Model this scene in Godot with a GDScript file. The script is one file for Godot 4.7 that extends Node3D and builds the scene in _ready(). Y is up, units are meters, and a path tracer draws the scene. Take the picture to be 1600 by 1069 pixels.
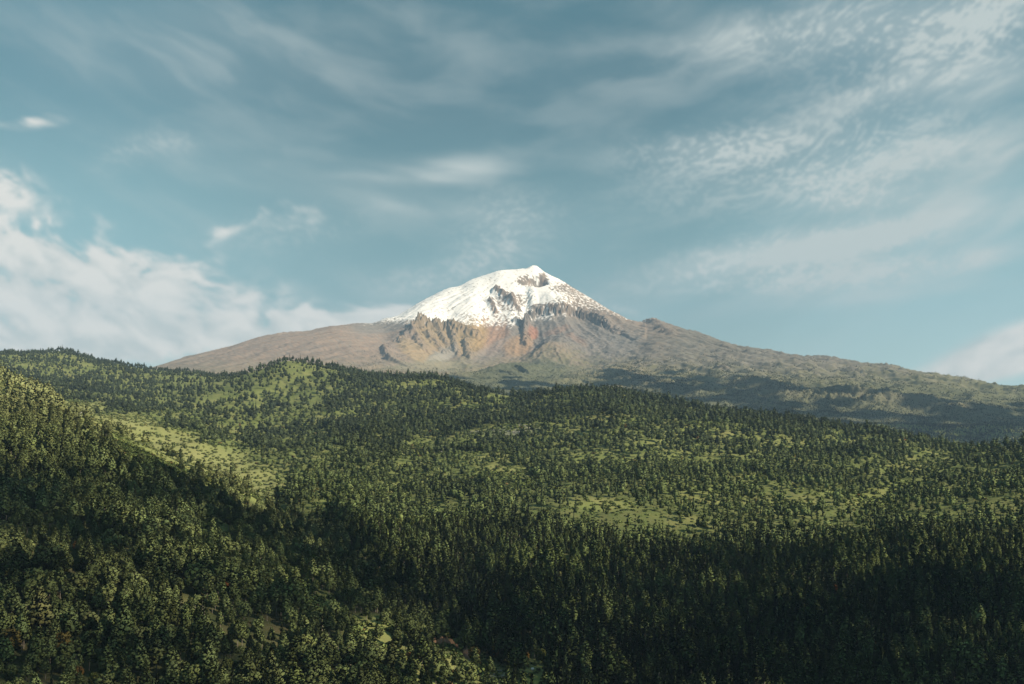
extends Node3D
# A snow-capped volcano above pine-covered hills. Metres, y up; the viewer stands at the origin on a height above the valley and looks along -z.
# The ground is surveyed: each survey point is (bearing in px of a 1555 px lens, sight row, distance); the heights follow from it.

const F := 1555.0
const CX := 800.0
const HOR := 640.0
const U0 := -700.0
const DU := 20.0
const NU := 151
const V0 := 5.2
const DV := 0.02
const NV := 226

var rng := RandomNumberGenerator.new()
var survey := PackedFloat32Array()
var nz_hill := FastNoiseLite.new()
var nz_fine := FastNoiseLite.new()
var nz_rock := FastNoiseLite.new()
var nz_rib := FastNoiseLite.new()
var nz_patch := FastNoiseLite.new()
var nz_cloud := FastNoiseLite.new()
var nz_alto := FastNoiseLite.new()
var nz_warp := FastNoiseLite.new()
var used := {}
var sun_to := Vector3.ZERO


func _ready():
	rng.seed = 20240611
	set_noise(nz_hill, 11, 1.0 / 420.0, 4, FastNoiseLite.FRACTAL_FBM)
	set_noise(nz_fine, 12, 1.0 / 26.0, 3, FastNoiseLite.FRACTAL_FBM)
	set_noise(nz_rock, 13, 1.0 / 330.0, 6, FastNoiseLite.FRACTAL_RIDGED)
	set_noise(nz_rib, 14, 1.0, 4, FastNoiseLite.FRACTAL_RIDGED)
	set_noise(nz_patch, 15, 1.0 / 170.0, 4, FastNoiseLite.FRACTAL_FBM)
	set_noise(nz_cloud, 16, 0.11, 6, FastNoiseLite.FRACTAL_FBM)
	set_noise(nz_alto, 17, 0.95, 4, FastNoiseLite.FRACTAL_FBM)
	set_noise(nz_warp, 18, 0.05, 3, FastNoiseLite.FRACTAL_FBM)

	# ---- camera
	var cam := Camera3D.new()
	cam.name = "camera"
	cam.projection = Camera3D.PROJECTION_FRUSTUM
	cam.near = 1.0
	cam.far = 60000.0
	cam.size = 1069.0 / F
	cam.frustum_offset = Vector2(0, (HOR - 534.5) / F)
	cam.current = true
	add_child(cam)
	# ---- sky, air, exposure
	var env := Environment.new()
	env.background_mode = Environment.BG_SKY
	env.sky = Sky.new()
	var pano := PanoramaSkyMaterial.new()
	pano.panorama = ImageTexture.create_from_image(make_sky())
	env.sky.sky_material = pano
	env.background_energy_multiplier = 0.575
	env.tonemap_mode = Environment.TONE_MAPPER_LINEAR
	env.tonemap_exposure = 1.7
	env.fog_enabled = true
	env.fog_density = 0.000034
	env.fog_light_color = Color(0.72, 0.86, 1.0)
	env.sdfgi_enabled = true
	env.ssao_enabled = true
	env.ssil_enabled = true
	var we := WorldEnvironment.new()
	we.name = "environment"
	we.environment = env
	add_child(we)
	# ---- sun: from behind the viewer's right shoulder
	var az := deg_to_rad(62.0)
	var el := deg_to_rad(34.0)
	sun_to = Vector3(sin(az) * cos(el), sin(el), cos(az) * cos(el))
	var sun := DirectionalLight3D.new()
	sun.name = "sun"
	sun.light_color = Color(1.0, 0.93, 0.82)
	sun.light_energy = 1.6
	sun.light_angular_distance = 0.5
	sun.shadow_enabled = true
	add_child(sun)
	sun.look_at_from_position(Vector3.ZERO, -sun_to, Vector3.UP)

	var t0 := Time.get_ticks_msec()
	make_ico()
	make_survey()
	var t1 := Time.get_ticks_msec()
	make_hills()
	var t2 := Time.get_ticks_msec()
	make_volcano()
	var t3 := Time.get_ticks_msec()
	make_clouds()
	make_trees()
	var t4 := Time.get_ticks_msec()
	make_far_woods()
	make_small_things()
	print("ms survey %d hills %d volcano %d trees %d rest %d" % [t1 - t0, t2 - t1, t3 - t2, t4 - t3, Time.get_ticks_msec() - t4])


# ------------------------------------------------------------------ helpers
func set_noise(n: FastNoiseLite, sd: int, freq: float, oct: int, kind: int):
	n.noise_type = FastNoiseLite.TYPE_SIMPLEX_SMOOTH
	n.seed = sd
	n.frequency = freq
	n.fractal_octaves = oct
	n.fractal_type = kind as FastNoiseLite.FractalType


func numbered(called: String) -> String:
	var n: int = used.get(called, 0)
	used[called] = n + 1
	return called if n == 0 else "%s_%03d" % [called, n]


func tag(o: Node, label := "", category := "", group := "", kind := ""):
	if label: o.set_meta("label", label)
	if category: o.set_meta("category", category)
	if group: o.set_meta("group", group)
	if kind: o.set_meta("kind", kind)
	return o


func sm(a: float, b: float, x: float) -> float:
	return smoothstep(a, b, x)


func mat(c: Color, rough := 0.95, vertex := true) -> StandardMaterial3D:
	var m := StandardMaterial3D.new()
	m.albedo_color = c
	m.roughness = rough
	m.metallic_specular = 0.2
	m.vertex_color_use_as_albedo = vertex
	m.cull_mode = BaseMaterial3D.CULL_DISABLED
	return m


# ------------------------------------------------------------------ sky
# clouds, as (px, row, half width, half height, turn in degrees, cover, sort: 0 wisps, 1 small flakes, 2 thick bank)
var cloud_spots := [
	[20, 440, 330, 75, 8, 1.35, 2], [190, 430, 190, 38, 4, 0.85, 2], [60, 530, 420, 40, 0, 1.25, 2], [330, 525, 230, 26, -4, 1.0, 2], [480, 508, 200, 22, -6, 0.95, 2], [560, 496, 90, 12, -8, 0.7, 2],
	[20, 375, 110, 30, 18, 0.9, 2], [5, 285, 70, 32, 20, 0.95, 2], [10, 315, 70, 16, 14, 0.6, 2], [48, 191, 58, 13, -3, 0.85, 2],
	[360, 362, 55, 14, -22, 0.55, 2], [465, 345, 66, 26, 0, 0.5, 2], [450, 360, 110, 34, -6, 0.3, 1], [400, 465, 90, 16, -3, 0.5, 2],
	[205, 235, 60, 22, -25, 0.35, 1], [280, 222, 45, 18, 0, 0.3, 1],
	[690, 265, 120, 20, -8, 0.55, 0], [640, 280, 110, 8, 2, 0.4, 0], [740, 265, 60, 12, 0, 0.4, 0],
	[800, 345, 75, 45, 0, 0.5, 1], [770, 395, 70, 32, -10, 0.5, 1], [640, 442, 70, 22, 0, 0.55, 1], [730, 420, 60, 20, -10, 0.35, 1],
	[960, 482, 50, 14, 15, 0.5, 1],
	[620, 320, 250, 18, 8, 0.35, 0], [420, 90, 330, 60, 14, 0.26, 0], [720, 60, 260, 55, 16, 0.16, 0], [330, 30, 120, 25, 10, 0.3, 0], [230, 110, 180, 50, 10, 0.28, 0], [480, 270, 260, 34, 10, 0.36, 0],
	[1060, 150, 160, 30, 14, 0.12, 0], [1170, 70, 150, 50, 14, 0.22, 0],
	[1250, 45, 170, 40, -12, 0.5, 1], [1480, 30, 210, 55, -14, 0.75, 1], [1440, 120, 200, 40, -14, 0.5, 1], [1560, 115, 120, 34, -16, 0.9, 0], [1300, 40, 260, 50, -8, 0.4, 0], [1530, 40, 120, 40, -14, 0.5, 1],
	[1400, 140, 160, 24, -18, 0.55, 0], [1330, 205, 200, 34, -8, 0.4, 1], [1120, 232, 120, 26, -4, 0.55, 1], [1190, 290, 200, 44, -6, 0.5, 1], [1380, 250, 150, 44, -10, 0.6, 1],
	[1520, 235, 190, 34, -12, 0.85, 0], [1470, 290, 220, 30, -14, 0.75, 0], [1350, 310, 90, 15, -4, 0.7, 1], [1560, 330, 190, 36, -10, 0.6, 0],
	[1240, 392, 210, 30, -9, 1.1, 1], [1290, 385, 120, 16, -9, 0.6, 0], [1400, 425, 160, 20, -9, 0.7, 1], [1300, 370, 200, 26, -12, 0.5, 0], [1120, 240, 130, 34, -4, 0.4, 1],
	[1240, 395, 190, 24, -9, 0.8, 0], [1290, 380, 150, 18, -9, 0.4, 1], [1440, 410, 220, 26, -10, 0.6, 0], [1190, 440, 170, 18, -4, 0.55, 1], [1400, 460, 220, 14, -6, 0.4, 0], [1560, 400, 90, 16, -14, 0.6, 0],
	[1590, 545, 165, 34, -19, 1.25, 3], [1540, 575, 130, 22, -12, 0.7, 3], [1660, 520, 150, 34, -16, 1.0, 3],
]


func sky_at(az: float, el: float, spots: Array) -> Color:
	# degrees in; linear light out
	var e := maxf(el, 0.0)
	var base := Color(0.390, 0.540, 0.548).lerp(Color(0.222, 0.392, 0.442), sm(0.0, 9.5, e))
	base = base.lerp(Color(0.088, 0.205, 0.268), sm(7.0, 19.0, e))
	base = base.lerp(Color(0.085, 0.190, 0.255), sm(20.0, 70.0, e))
	var side := sm(6.0, 26.0, absf(az))
	base = base.lerp(base * 1.32 + Color(0.012, 0.01, 0.006), side * (1.0 - sm(16.0, 50.0, e) * 0.6))
	var wx := az + 2.2 * nz_warp.get_noise_2d(az * 1.4, e * 2.4)
	var wy := e + 0.9 * nz_warp.get_noise_2d(az * 1.4 + 91.0, e * 2.4 + 17.0)
	var turn := deg_to_rad(clampf(az, -27.0, 27.0) * 0.55)
	var c := cos(turn)
	var s := sin(turn)
	var u := wx * c + wy * s
	var v := -wx * s + wy * c
	var wisp := nz_cloud.get_noise_2d(u * 0.8, v * 2.9)
	var flake := nz_alto.get_noise_2d(wx * 1.7 + v * 0.5, v * 3.0)
	var curl := nz_alto.get_noise_2d(wx * 0.7 + 60.0, wy * 1.2)
	var body := nz_cloud.get_noise_2d(u * 2.2 + 40.0, v * 4.2 - 13.0)
	# thin veil all round the sky
	var veil := sm(-0.2, 0.9, wisp + 0.25 * nz_warp.get_noise_2d(az * 0.5 - 30.0, e * 0.9)) * 0.22
	var far := sm(29.0, 40.0, absf(az)) + sm(23.0, 32.0, e)
	var thick := 0.0
	if absf(az) < 44.0 and e < 34.0:
		var ta := tan(deg_to_rad(az))
		var px := CX + F * ta
		var row := HOR - F * tan(deg_to_rad(e)) / cos(deg_to_rad(az))
		for k in spots:
			var dx: float = px - k[0]
			var dy: float = row - k[1]
			if absf(dy) > 40.0 + 2.0 * k[3] + absf(k[8]) * k[2] * 2.0:
				continue
			var lx: float = (dx * k[7] + dy * k[8]) / k[2]
			var ly: float = (-dx * k[8] + dy * k[7]) / k[3]
			if k[6] == 2:
				lx += body * 0.5
				ly += body * 0.9
			var g := exp(-(lx * lx + ly * ly) * 1.1)
			if g < 0.02:
				continue
			if k[6] == 0:
				veil += g * k[5] * (0.35 + 0.65 * sm(-0.5, 0.5, wisp))
			elif k[6] == 3:
				thick += g * k[5] * (0.95 + 0.35 * wisp)
			elif k[6] == 1:
				veil += g * k[5] * (0.42 + 0.75 * sm(-0.25, 0.45, 0.62 * flake + 0.5 * curl + 0.3 * wisp))
			else:
				thick += g * k[5] * (0.88 + 0.85 * body + 0.35 * curl)
	if far > 0.0:
		var big := nz_warp.get_noise_2d(az * 0.55 + 200.0, e * 1.6)
		veil += minf(far, 1.0) * (sm(-0.1, 0.5, big + 0.4 * wisp) * 0.75 * (0.35 + 0.65 * sm(-0.12, 0.34, flake)))
		thick += minf(far, 1.0) * sm(0.25, 0.55, big + 0.3 * body) * (1.0 - sm(6.0, 22.0, e)) * 1.1
	base = Color(base.r * 0.97, base.g * 0.995, base.b * 0.955)
	veil = clampf(veil * 0.86, 0.0, 0.88)
	var cover := sm(0.12, 1.0, thick) * 0.97
	var pale := Color(0.61, 0.67, 0.65)
	var lit := Color(0.86, 0.84, 0.78).lerp(Color(0.60, 0.65, 0.625), clampf(0.45 - body * 1.2 - curl * 0.5 - (e - 5.5) * 0.06, 0.0, 1.0))
	return base.lerp(pale, veil).lerp(lit, cover)


func spots_near(az: float) -> Array:
	if absf(az) > 44.0: return []
	var px := CX + F * tan(deg_to_rad(az))
	return cloud_spots.filter(func(k): return absf(px - k[0]) < 2.2 * k[2] + 40.0)


func make_sky() -> Image:
	var w := 4096
	var h := 2048
	var low := Image.create_empty(640, 320, false, Image.FORMAT_RGBF)
	var hz := Color(0.30, 0.36, 0.36)
	low.fill(hz)
	for k in cloud_spots:
		k.append(cos(deg_to_rad(k[4])))
		k.append(sin(deg_to_rad(k[4])))
	for x in 640:
		var az := (x + 0.5) / 640.0 * 360.0
		if az > 180.0: az -= 360.0
		var some := spots_near(az)
		for y in 162:
			low.set_pixel(x, y, sky_at(az, maxf(90.0 - (y + 0.5) / 320.0 * 180.0, 0.0), some))
	low.resize(w, h, Image.INTERPOLATE_CUBIC)
	# the part of the sky the view can reach, at full detail
	var span := 366
	var top := int((90.0 - 27.0) / 180.0 * h)
	var bottom := h / 2 + 2
	for x in range(-span, span):
		var az := (x + 0.5) / w * 360.0
		var edge := sm(span, span - 24, absf(x))
		var cx := posmod(x, w)
		var some := spots_near(az)
		for y in range(top, bottom):
			var c := sky_at(az, maxf(90.0 - (y + 0.5) / h * 180.0, 0.0), some)
			var k := edge * sm(top, top + 24, y)
			low.set_pixel(cx, y, low.get_pixel(cx, y).lerp(c, k) if k < 1.0 else c)
	return low


# ------------------------------------------------------------------ survey of the ground
# rows of (px, [row, distance] ...), from the nearest point to the farthest
var lines := [
	[-500, 1050, 330, 800, 600, 610, 1000, 560, 1300, 560, 2000, 548, 4200, 590, 5300, 590, 8000, 600, 12000],
	[-200, 1060, 330, 790, 600, 600, 1100, 572, 1250, 590, 1700, 590, 2600, 548, 4300, 590, 5300, 585, 8000, 600, 12000],
	[0, 1069, 330, 920, 440, 790, 590, 690, 800, 620, 1050, 597, 1220, 612, 1700, 606, 2500, 582, 3300, 553, 4250, 600, 5300, 600, 8000, 610, 12000],
	[110, 1069, 340, 920, 450, 790, 620, 700, 820, 640, 1080, 634, 1200, 652, 1600, 625, 2500, 590, 3400, 552, 4300, 600, 5300, 595, 8000, 600, 12000],
	[200, 1069, 350, 920, 470, 800, 640, 720, 830, 682, 1100, 680, 1180, 695, 1480, 660, 2000, 620, 2900, 577, 4350, 605, 5300, 590, 7500, 582, 9200, 600, 12000],
	[300, 1069, 360, 930, 480, 830, 650, 760, 880, 728, 1080, 727, 1130, 742, 1380, 700, 1750, 650, 2450, 612, 3200, 582, 4300, 608, 5200, 585, 7500, 557, 9400, 590, 11000, 610, 13000],
	[400, 1069, 380, 950, 490, 860, 640, 800, 860, 768, 1020, 768, 1060, 785, 1250, 738, 1600, 690, 2050, 630, 2700, 582, 3230, 600, 4000, 602, 5400, 580, 7500, 530, 9800, 570, 11200, 600, 13500],
	[450, 1069, 390, 960, 490, 895, 610, 850, 760, 825, 900, 845, 1010, 775, 1330, 730, 1650, 680, 2100, 620, 2800, 563, 3300, 590, 4000, 602, 5400, 578, 7500, 524, 9950, 565, 11300, 600, 13500],
	[520, 1069, 400, 995, 480, 940, 550, 905, 625, 922, 690, 880, 780, 848, 870, 800, 1080, 745, 1500, 700, 1900, 640, 2500, 580, 3200, 600, 4000, 602, 5300, 580, 7300, 513, 10150, 560, 11500, 600, 13500],
	[600, 1069, 420, 1020, 480, 965, 540, 980, 595, 940, 670, 872, 820, 800, 1120, 745, 1520, 700, 1900, 640, 2480, 593, 3100, 612, 4000, 606, 5300, 582, 7000, 555, 8400, 520, 9700, 499, 10300, 545, 11500, 600, 13500],
	[700, 1069, 440, 1035, 480, 1015, 512, 1026, 550, 972, 640, 880, 830, 800, 1130, 740, 1520, 690, 1950, 645, 2400, 602, 2900, 618, 4000, 610, 5400, 584, 7000, 560, 9000, 497, 9920, 451, 10560, 500, 11600, 600, 13500],
	[770, 1069, 460, 1050, 500, 1000, 590, 890, 800, 800, 1120, 740, 1500, 690, 1900, 645, 2350, 622, 2700, 640, 3800, 616, 5400, 590, 7000, 560, 9000, 497, 9920, 424, 10720, 480, 11600, 590, 13500],
	[835, 1069, 480, 1000, 590, 890, 810, 800, 1120, 740, 1480, 690, 1850, 645, 2250, 628, 2450, 652, 3600, 618, 5400, 594, 7000, 560, 9000, 497, 9920, 417, 10800, 475, 11600, 590, 13500],
	[910, 1069, 500, 1000, 600, 900, 810, 800, 1130, 740, 1470, 690, 1800, 640, 2150, 619, 2300, 655, 3500, 620, 5400, 592, 7000, 560, 8900, 497, 9900, 458, 10450, 500, 11400, 590, 13500],
	[990, 1069, 520, 1000, 620, 910, 800, 800, 1140, 740, 1450, 690, 1780, 645, 2100, 630, 2240, 670, 3300, 622, 5400, 590, 6900, 550, 8700, 504, 10150, 545, 11400, 595, 13500],
	[1100, 1069, 540, 1000, 640, 910, 820, 800, 1150, 740, 1470, 690, 1800, 650, 2150, 644, 2220, 690, 3300, 645, 5000, 605, 6300, 560, 8000, 524, 9700, 560, 11200, 600, 13500],
	[1200, 1069, 550, 1000, 640, 910, 820, 800, 1170, 740, 1500, 690, 1870, 660, 2110, 656, 2180, 705, 3200, 662, 4850, 610, 6000, 570, 7600, 549, 8900, 580, 10500, 620, 13500],
	[1300, 1069, 550, 1000, 640, 910, 820, 800, 1180, 740, 1520, 695, 1900, 675, 2080, 672, 2130, 722, 3100, 682, 4600, 620, 5800, 580, 7400, 559, 8500, 590, 10000, 620, 13500],
	[1400, 1069, 550, 1000, 640, 910, 820, 810, 1130, 750, 1430, 710, 1720, 696, 1850, 738, 2800, 705, 4350, 630, 5600, 592, 7000, 574, 8000, 600, 9500, 630, 13500],
	[1500, 1069, 545, 1000, 630, 910, 800, 820, 1060, 760, 1330, 722, 1560, 709, 1690, 755, 2700, 722, 4150, 640, 5450, 606, 6700, 590, 7500, 615, 9000, 640, 13500],
	[1600, 1069, 540, 1000, 620, 910, 780, 830, 1000, 770, 1230, 735, 1420, 721, 1540, 770, 2500, 735, 4000, 650, 5300, 620, 6500, 607, 7100, 630, 8500, 650, 13500],
	[1800, 1069, 530, 900, 760, 800, 1060, 755, 1280, 746, 1380, 800, 2300, 760, 3800, 680, 5000, 650, 6200, 642, 6700, 660, 8000, 670, 13500],
	[2150, 1069, 520, 900, 720, 820, 900, 790, 1050, 785, 1120, 840, 2000, 800, 3400, 720, 4600, 695, 5800, 690, 6300, 700, 8000, 700, 13500],
]


# more points along the volcano's skyline
var crest := [[560, 507, 10220], [640, 483, 10400], [672, 464, 10490], [740, 436, 10650], [785, 421, 10760], [812, 420, 10790], [850, 424, 10740], [880, 440, 10590], [935, 474, 10320], [960, 491, 10230], [1030, 503, 10000], [1060, 513, 9870]]


func kern(dx: float, dy: float) -> float:
	var r := dx * dx + dy * dy
	return 0.0 if r < 1e-12 else r * log(r)


func make_survey():
	# a thin plate through the survey points: sight row over (bearing, log distance)
	var X := PackedFloat64Array()
	var Y := PackedFloat64Array()
	var Z := PackedFloat64Array()
	for l in lines:
		var i := 1
		while i < l.size():
			X.append(l[0] / 330.0)
			Y.append(log(l[i + 1]) * 1.25)
			Z.append(l[i])
			i += 2
	for k in crest:
		X.append(k[0] / 330.0)
		Y.append(log(k[2]) * 1.25)
		Z.append(k[1])
	var n := X.size()
	var m := n + 3
	var A := []
	for i in m:
		var r := PackedFloat64Array()
		r.resize(m + 1)
		A.append(r)
	for i in n:
		for j in n:
			A[i][j] = kern(X[i] - X[j], Y[i] - Y[j])
		A[i][i] = 0.001
		A[i][n] = 1.0
		A[i][n + 1] = X[i]
		A[i][n + 2] = Y[i]
		A[n][i] = 1.0
		A[n + 1][i] = X[i]
		A[n + 2][i] = Y[i]
		A[i][m] = Z[i]
	for i in m:
		var p := i
		for k in range(i + 1, m):
			if absf(A[k][i]) > absf(A[p][i]): p = k
		var sw = A[i]
		A[i] = A[p]
		A[p] = sw
		var ri: PackedFloat64Array = A[i]
		for k in range(i + 1, m):
			var rk: PackedFloat64Array = A[k]
			var f := rk[i] / ri[i]
			if f == 0.0: continue
			for j in range(i, m + 1):
				rk[j] -= f * ri[j]
			A[k] = rk
	var w := PackedFloat64Array()
	w.resize(m)
	for i in range(m - 1, -1, -1):
		var ri: PackedFloat64Array = A[i]
		var s := ri[m]
		for j in range(i + 1, m):
			s -= ri[j] * w[j]
		w[i] = s / ri[i]
	survey.resize(NU * NV)
	for a in NU:
		var x := (U0 + a * DU) / 330.0
		for b in NV:
			var y := (V0 + b * DV) * 1.25
			var s := w[n] + w[n + 1] * x + w[n + 2] * y
			for k in n:
				var dx := x - X[k]
				var dy := y - Y[k]
				var r := dx * dx + dy * dy + 1e-12
				s += w[k] * r * log(r)
			survey[a * NV + b] = s


func sight(px: float, v: float) -> float:
	# Catmull-Rom over the survey grid
	var fu := clampf((px - U0) / DU, 1.0, NU - 3.001)
	var fv := clampf((v - V0) / DV, 1.0, NV - 3.001)
	var iu := int(fu)
	var iv := int(fv)
	var t := fu - iu
	var q := fv - iv
	var a0 := ((-0.5 * q + 1.0) * q - 0.5) * q
	var a1 := (1.5 * q - 2.5) * q * q + 1.0
	var a2 := ((-1.5 * q + 2.0) * q + 0.5) * q
	var a3 := (0.5 * q - 0.5) * q * q
	var k := (iu - 1) * NV + iv - 1
	var r0 := survey[k] * a0 + survey[k + 1] * a1 + survey[k + 2] * a2 + survey[k + 3] * a3
	k += NV
	var r1 := survey[k] * a0 + survey[k + 1] * a1 + survey[k + 2] * a2 + survey[k + 3] * a3
	k += NV
	var r2 := survey[k] * a0 + survey[k + 1] * a1 + survey[k + 2] * a2 + survey[k + 3] * a3
	k += NV
	var r3 := survey[k] * a0 + survey[k + 1] * a1 + survey[k + 2] * a2 + survey[k + 3] * a3
	return r0 * (((-0.5 * t + 1.0) * t - 0.5) * t) + r1 * ((1.5 * t - 2.5) * t * t + 1.0) + r2 * (((-1.5 * t + 2.0) * t + 0.5) * t) + r3 * ((0.5 * t - 0.5) * t * t)


func reach(px: float, row: float, z0: float, z1: float) -> float:
	# the distance between z0 and z1 at which the surveyed ground lies on that sight row
	var best := z0
	var err := 1e9
	var v := log(z0)
	while v < log(z1):
		var e := absf(sight(px, v) - row)
		if e < err:
			err = e
			best = exp(v)
		v += 0.004
	return best


# ------------------------------------------------------------------ the near hills
const HU0 := -520.0
const HDU := 5.0
const HNU := 521
const HV0 := 5.45
const HDV := 0.0082
const HNV := 376
var hill_y := PackedFloat32Array()
var hill_row := PackedFloat32Array()
var hill_min := PackedFloat32Array()

# open grassy places: px, row, half width, half height, strength
var clearings := [
	[180, 668, 70, 17, 1.15], [130, 640, 36, 10, 1.1], [235, 700, 80, 26, 1.2], [300, 727, 95, 30, 1.15], [372, 755, 66, 26, 1.1], [410, 775, 25, 14, 0.8], [120, 650, 22, 7, 0.8],
	[332, 828, 26, 34, 1.0], [350, 862, 34, 30, 0.85], [375, 800, 18, 10, 0.9], [290, 780, 20, 20, 0.35], [400, 815, 14, 8, 0.8], [455, 912, 34, 36, 1.1], [505, 955, 28, 26, 1.0],
	[692, 1066, 64, 66, 1.5], [742, 1072, 36, 50, 1.4], [832, 1080, 26, 44, 1.5], [782, 1070, 26, 20, 1.2], [1245, 1040, 22, 14, 1.0],
	[585, 1000, 48, 34, 1.15], [615, 1045, 44, 30, 1.1], [560, 1060, 60, 14, 0.6], [690, 1005, 40, 20, 0.9], [730, 1030, 18, 12, 0.7], [800, 960, 40, 14, 0.7], [820, 1010, 20, 16, 0.8],
	[945, 722, 55, 12, 1.0], [780, 748, 60, 18, 0.75], [860, 880, 50, 14, 0.7], [940, 790, 60, 10, 0.6], [1100, 775, 60, 16, 0.6], [1230, 790, 60, 10, 0.8], [1365, 782, 40, 14, 0.9], [1460, 812, 50, 10, 0.95], [1455, 728, 40, 9, 0.9], [1410, 760, 50, 10, 0.6],
	[680, 668, 30, 8, 0.95], [660, 700, 30, 7, 0.8], [880, 656, 40, 8, 0.85], [820, 668, 60, 7, 0.6], [1080, 664, 50, 8, 0.85], [960, 660, 60, 8, 0.7], [620, 760, 24, 10, 0.7], [640, 665, 30, 7, 0.7],
	[510, 815, 30, 10, 0.7], [520, 780, 26, 9, 0.5], [1590, 835, 40, 8, 0.7], [780, 622, 26, 5, 0.8], [720, 640, 30, 6, 0.5], [1150, 690, 40, 6, 0.5], [1310, 770, 40, 6, 0.5], [1010, 700, 30, 6, 0.5],
]
var gaps := [[115, 917, 9, 11], [292, 935, 12, 18], [405, 790, 12, 10], [432, 985, 14, 20], [20, 1000, 10, 16]]
var specials := [[1212, 985, 5, 1.45, 0.034, 0.052, 0.040], [62, 1010, 1, 1.25, 0.10, 0.112, 0.045], [22, 930, 8, 1.4, 0.125, 0.11, 0.036], [45, 932, 9, 1.3, 0.14, 0.105, 0.036], [14, 1030, 9, 1.3, 0.13, 0.105, 0.035], [98, 1032, 8, 1.2, 0.135, 0.105, 0.036]]
var rock_fields := [[690, 699, 16, 4], [790, 676, 34, 7], [826, 672, 22, 5], [738, 676, 12, 3], [120, 643, 14, 5], [780, 1062, 12, 14]]


func openness(px: float, row: float) -> float:
	var o := 0.0
	for k in clearings:
		var dx: float = (px - k[0]) / k[2]
		if absf(dx) > 1.6: continue
		var dy: float = (row - k[1]) / k[3]
		if absf(dy) > 1.6: continue
		o = maxf(o, k[4] * (1.0 - sm(0.55, 1.35, sqrt(dx * dx + dy * dy))))
	return o


func ground_disp(x: float, z: float) -> float:
	var k := clampf((z - 250.0) / 1300.0, 0.12, 1.0)
	return nz_hill.get_noise_2d(x, z) * lerpf(15.0, 21.0, sm(700.0, 1100.0, z) * (1.0 - sm(1700.0, 2300.0, z))) * k * 1.25 + nz_fine.get_noise_2d(x, z) * 1.0


func rows_at(a: PackedFloat32Array, px: float, z: float) -> float:
	var fu := clampf((px - HU0) / HDU, 0.0, HNU - 1.001)
	var fv := clampf((log(z) - HV0) / HDV, 0.0, HNV - 1.001)
	var iu := int(fu)
	var iv := int(fv)
	var k := iu * HNV + iv
	var t := fv - iv
	return lerpf(lerpf(a[k], a[k + 1], t), lerpf(a[k + HNV], a[k + HNV + 1], t), fu - iu)


func make_hills():
	hill_y.resize(HNU * HNV)
	hill_row.resize(HNU * HNV)
	hill_min.resize(HNU * HNV)
	var P := PackedVector3Array()
	var C := PackedColorArray()
	P.resize(HNU * HNV)
	C.resize(HNU * HNV)
	for a in HNU:
		var px := HU0 + a * HDU
		var low := 1e9
		for b in HNV:
			var v := HV0 + b * HDV
			var z := exp(v)
			var x := (px - CX) / F * z
			var y := (HOR - sight(px, v)) / F * z + ground_disp(x, z)
			var i := a * HNV + b
			var row := HOR - y / z * F
			hill_y[i] = y
			hill_row[i] = row
			hill_min[i] = low
			low = minf(low, row)
			P[i] = Vector3(x, y, -z)
			var op := openness(px, row)
			var p := nz_patch.get_noise_2d(x * 1.7, z * 1.7)
			var f := nz_fine.get_noise_2d(x * 1.3 + 500.0, z * 1.3)
			var q := nz_patch.get_noise_2d(x * 6.0 + 300.0, z * 6.0)
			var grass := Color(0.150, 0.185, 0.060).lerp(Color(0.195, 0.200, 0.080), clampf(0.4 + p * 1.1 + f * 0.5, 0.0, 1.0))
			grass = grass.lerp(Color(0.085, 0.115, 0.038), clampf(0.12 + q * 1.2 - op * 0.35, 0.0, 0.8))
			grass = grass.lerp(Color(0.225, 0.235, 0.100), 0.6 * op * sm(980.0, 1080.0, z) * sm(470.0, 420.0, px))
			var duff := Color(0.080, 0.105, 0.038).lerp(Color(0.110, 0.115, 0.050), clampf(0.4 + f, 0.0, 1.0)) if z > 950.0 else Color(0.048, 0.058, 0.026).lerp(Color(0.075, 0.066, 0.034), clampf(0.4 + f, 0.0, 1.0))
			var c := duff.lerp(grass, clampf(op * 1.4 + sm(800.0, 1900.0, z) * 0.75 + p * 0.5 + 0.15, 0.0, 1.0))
			for k in rock_fields:
				var dx: float = (px - k[0]) / k[2]
				var dy: float = (row - k[1]) / k[3]
				if absf(dx) < 1.5 and absf(dy) < 1.5:
					c = c.lerp(Color(0.17, 0.175, 0.165), 0.55 * (1.0 - sm(0.6, 1.3, sqrt(dx * dx + dy * dy) + f * 0.6)))
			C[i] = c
	var parts := [PackedInt32Array(), PackedInt32Array(), PackedInt32Array()]
	for a in HNU - 1:
		var px := HU0 + a * HDU
		for b in HNV - 1:
			var v := HV0 + b * HDV
			var i := a * HNV + b
			var which := 1
			var z := exp(v)
			if px < 900.0 and z > 3750.0 or (px < 330.0 and z > lerpf(1500.0, 2800.0, clampf(px / 330.0, 0.0, 1.0))): which = 2
			elif z < 1280.0 and px < 430.0 + 1.15 * (1050.0 - minf(z, 1050.0)) * 0.5: which = 0
			var I: PackedInt32Array = parts[which]
			I.append_array(PackedInt32Array([i, i + 1, i + HNV, i + 1, i + HNV + 1, i + HNV]))
			parts[which] = I
	var N := grid_normals(P, HNU, HNV)
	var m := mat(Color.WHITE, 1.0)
	m.normal_enabled = true
	m.normal_texture = bump_texture(31, 6.0)
	m.uv1_triplanar = true
	m.uv1_world_triplanar = true
	m.uv1_scale = Vector3.ONE * 0.06
	var names := ["hillside", "ridge", "far_hill"]
	var labels := ["steep forested hillside in the foreground, its upper rim sunlit grass", "broad forested ridge spreading across the middle below the volcano", "hazy wooded hill far behind the left hillside, against pale cloud"]
	for k in 3:
		var o := MeshInstance3D.new()
		o.name = names[k]
		o.mesh = grid_mesh(P, N, C, parts[k], m)
		tag(o, labels[k], "hill", "", "structure")
		add_child(o, true)


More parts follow.
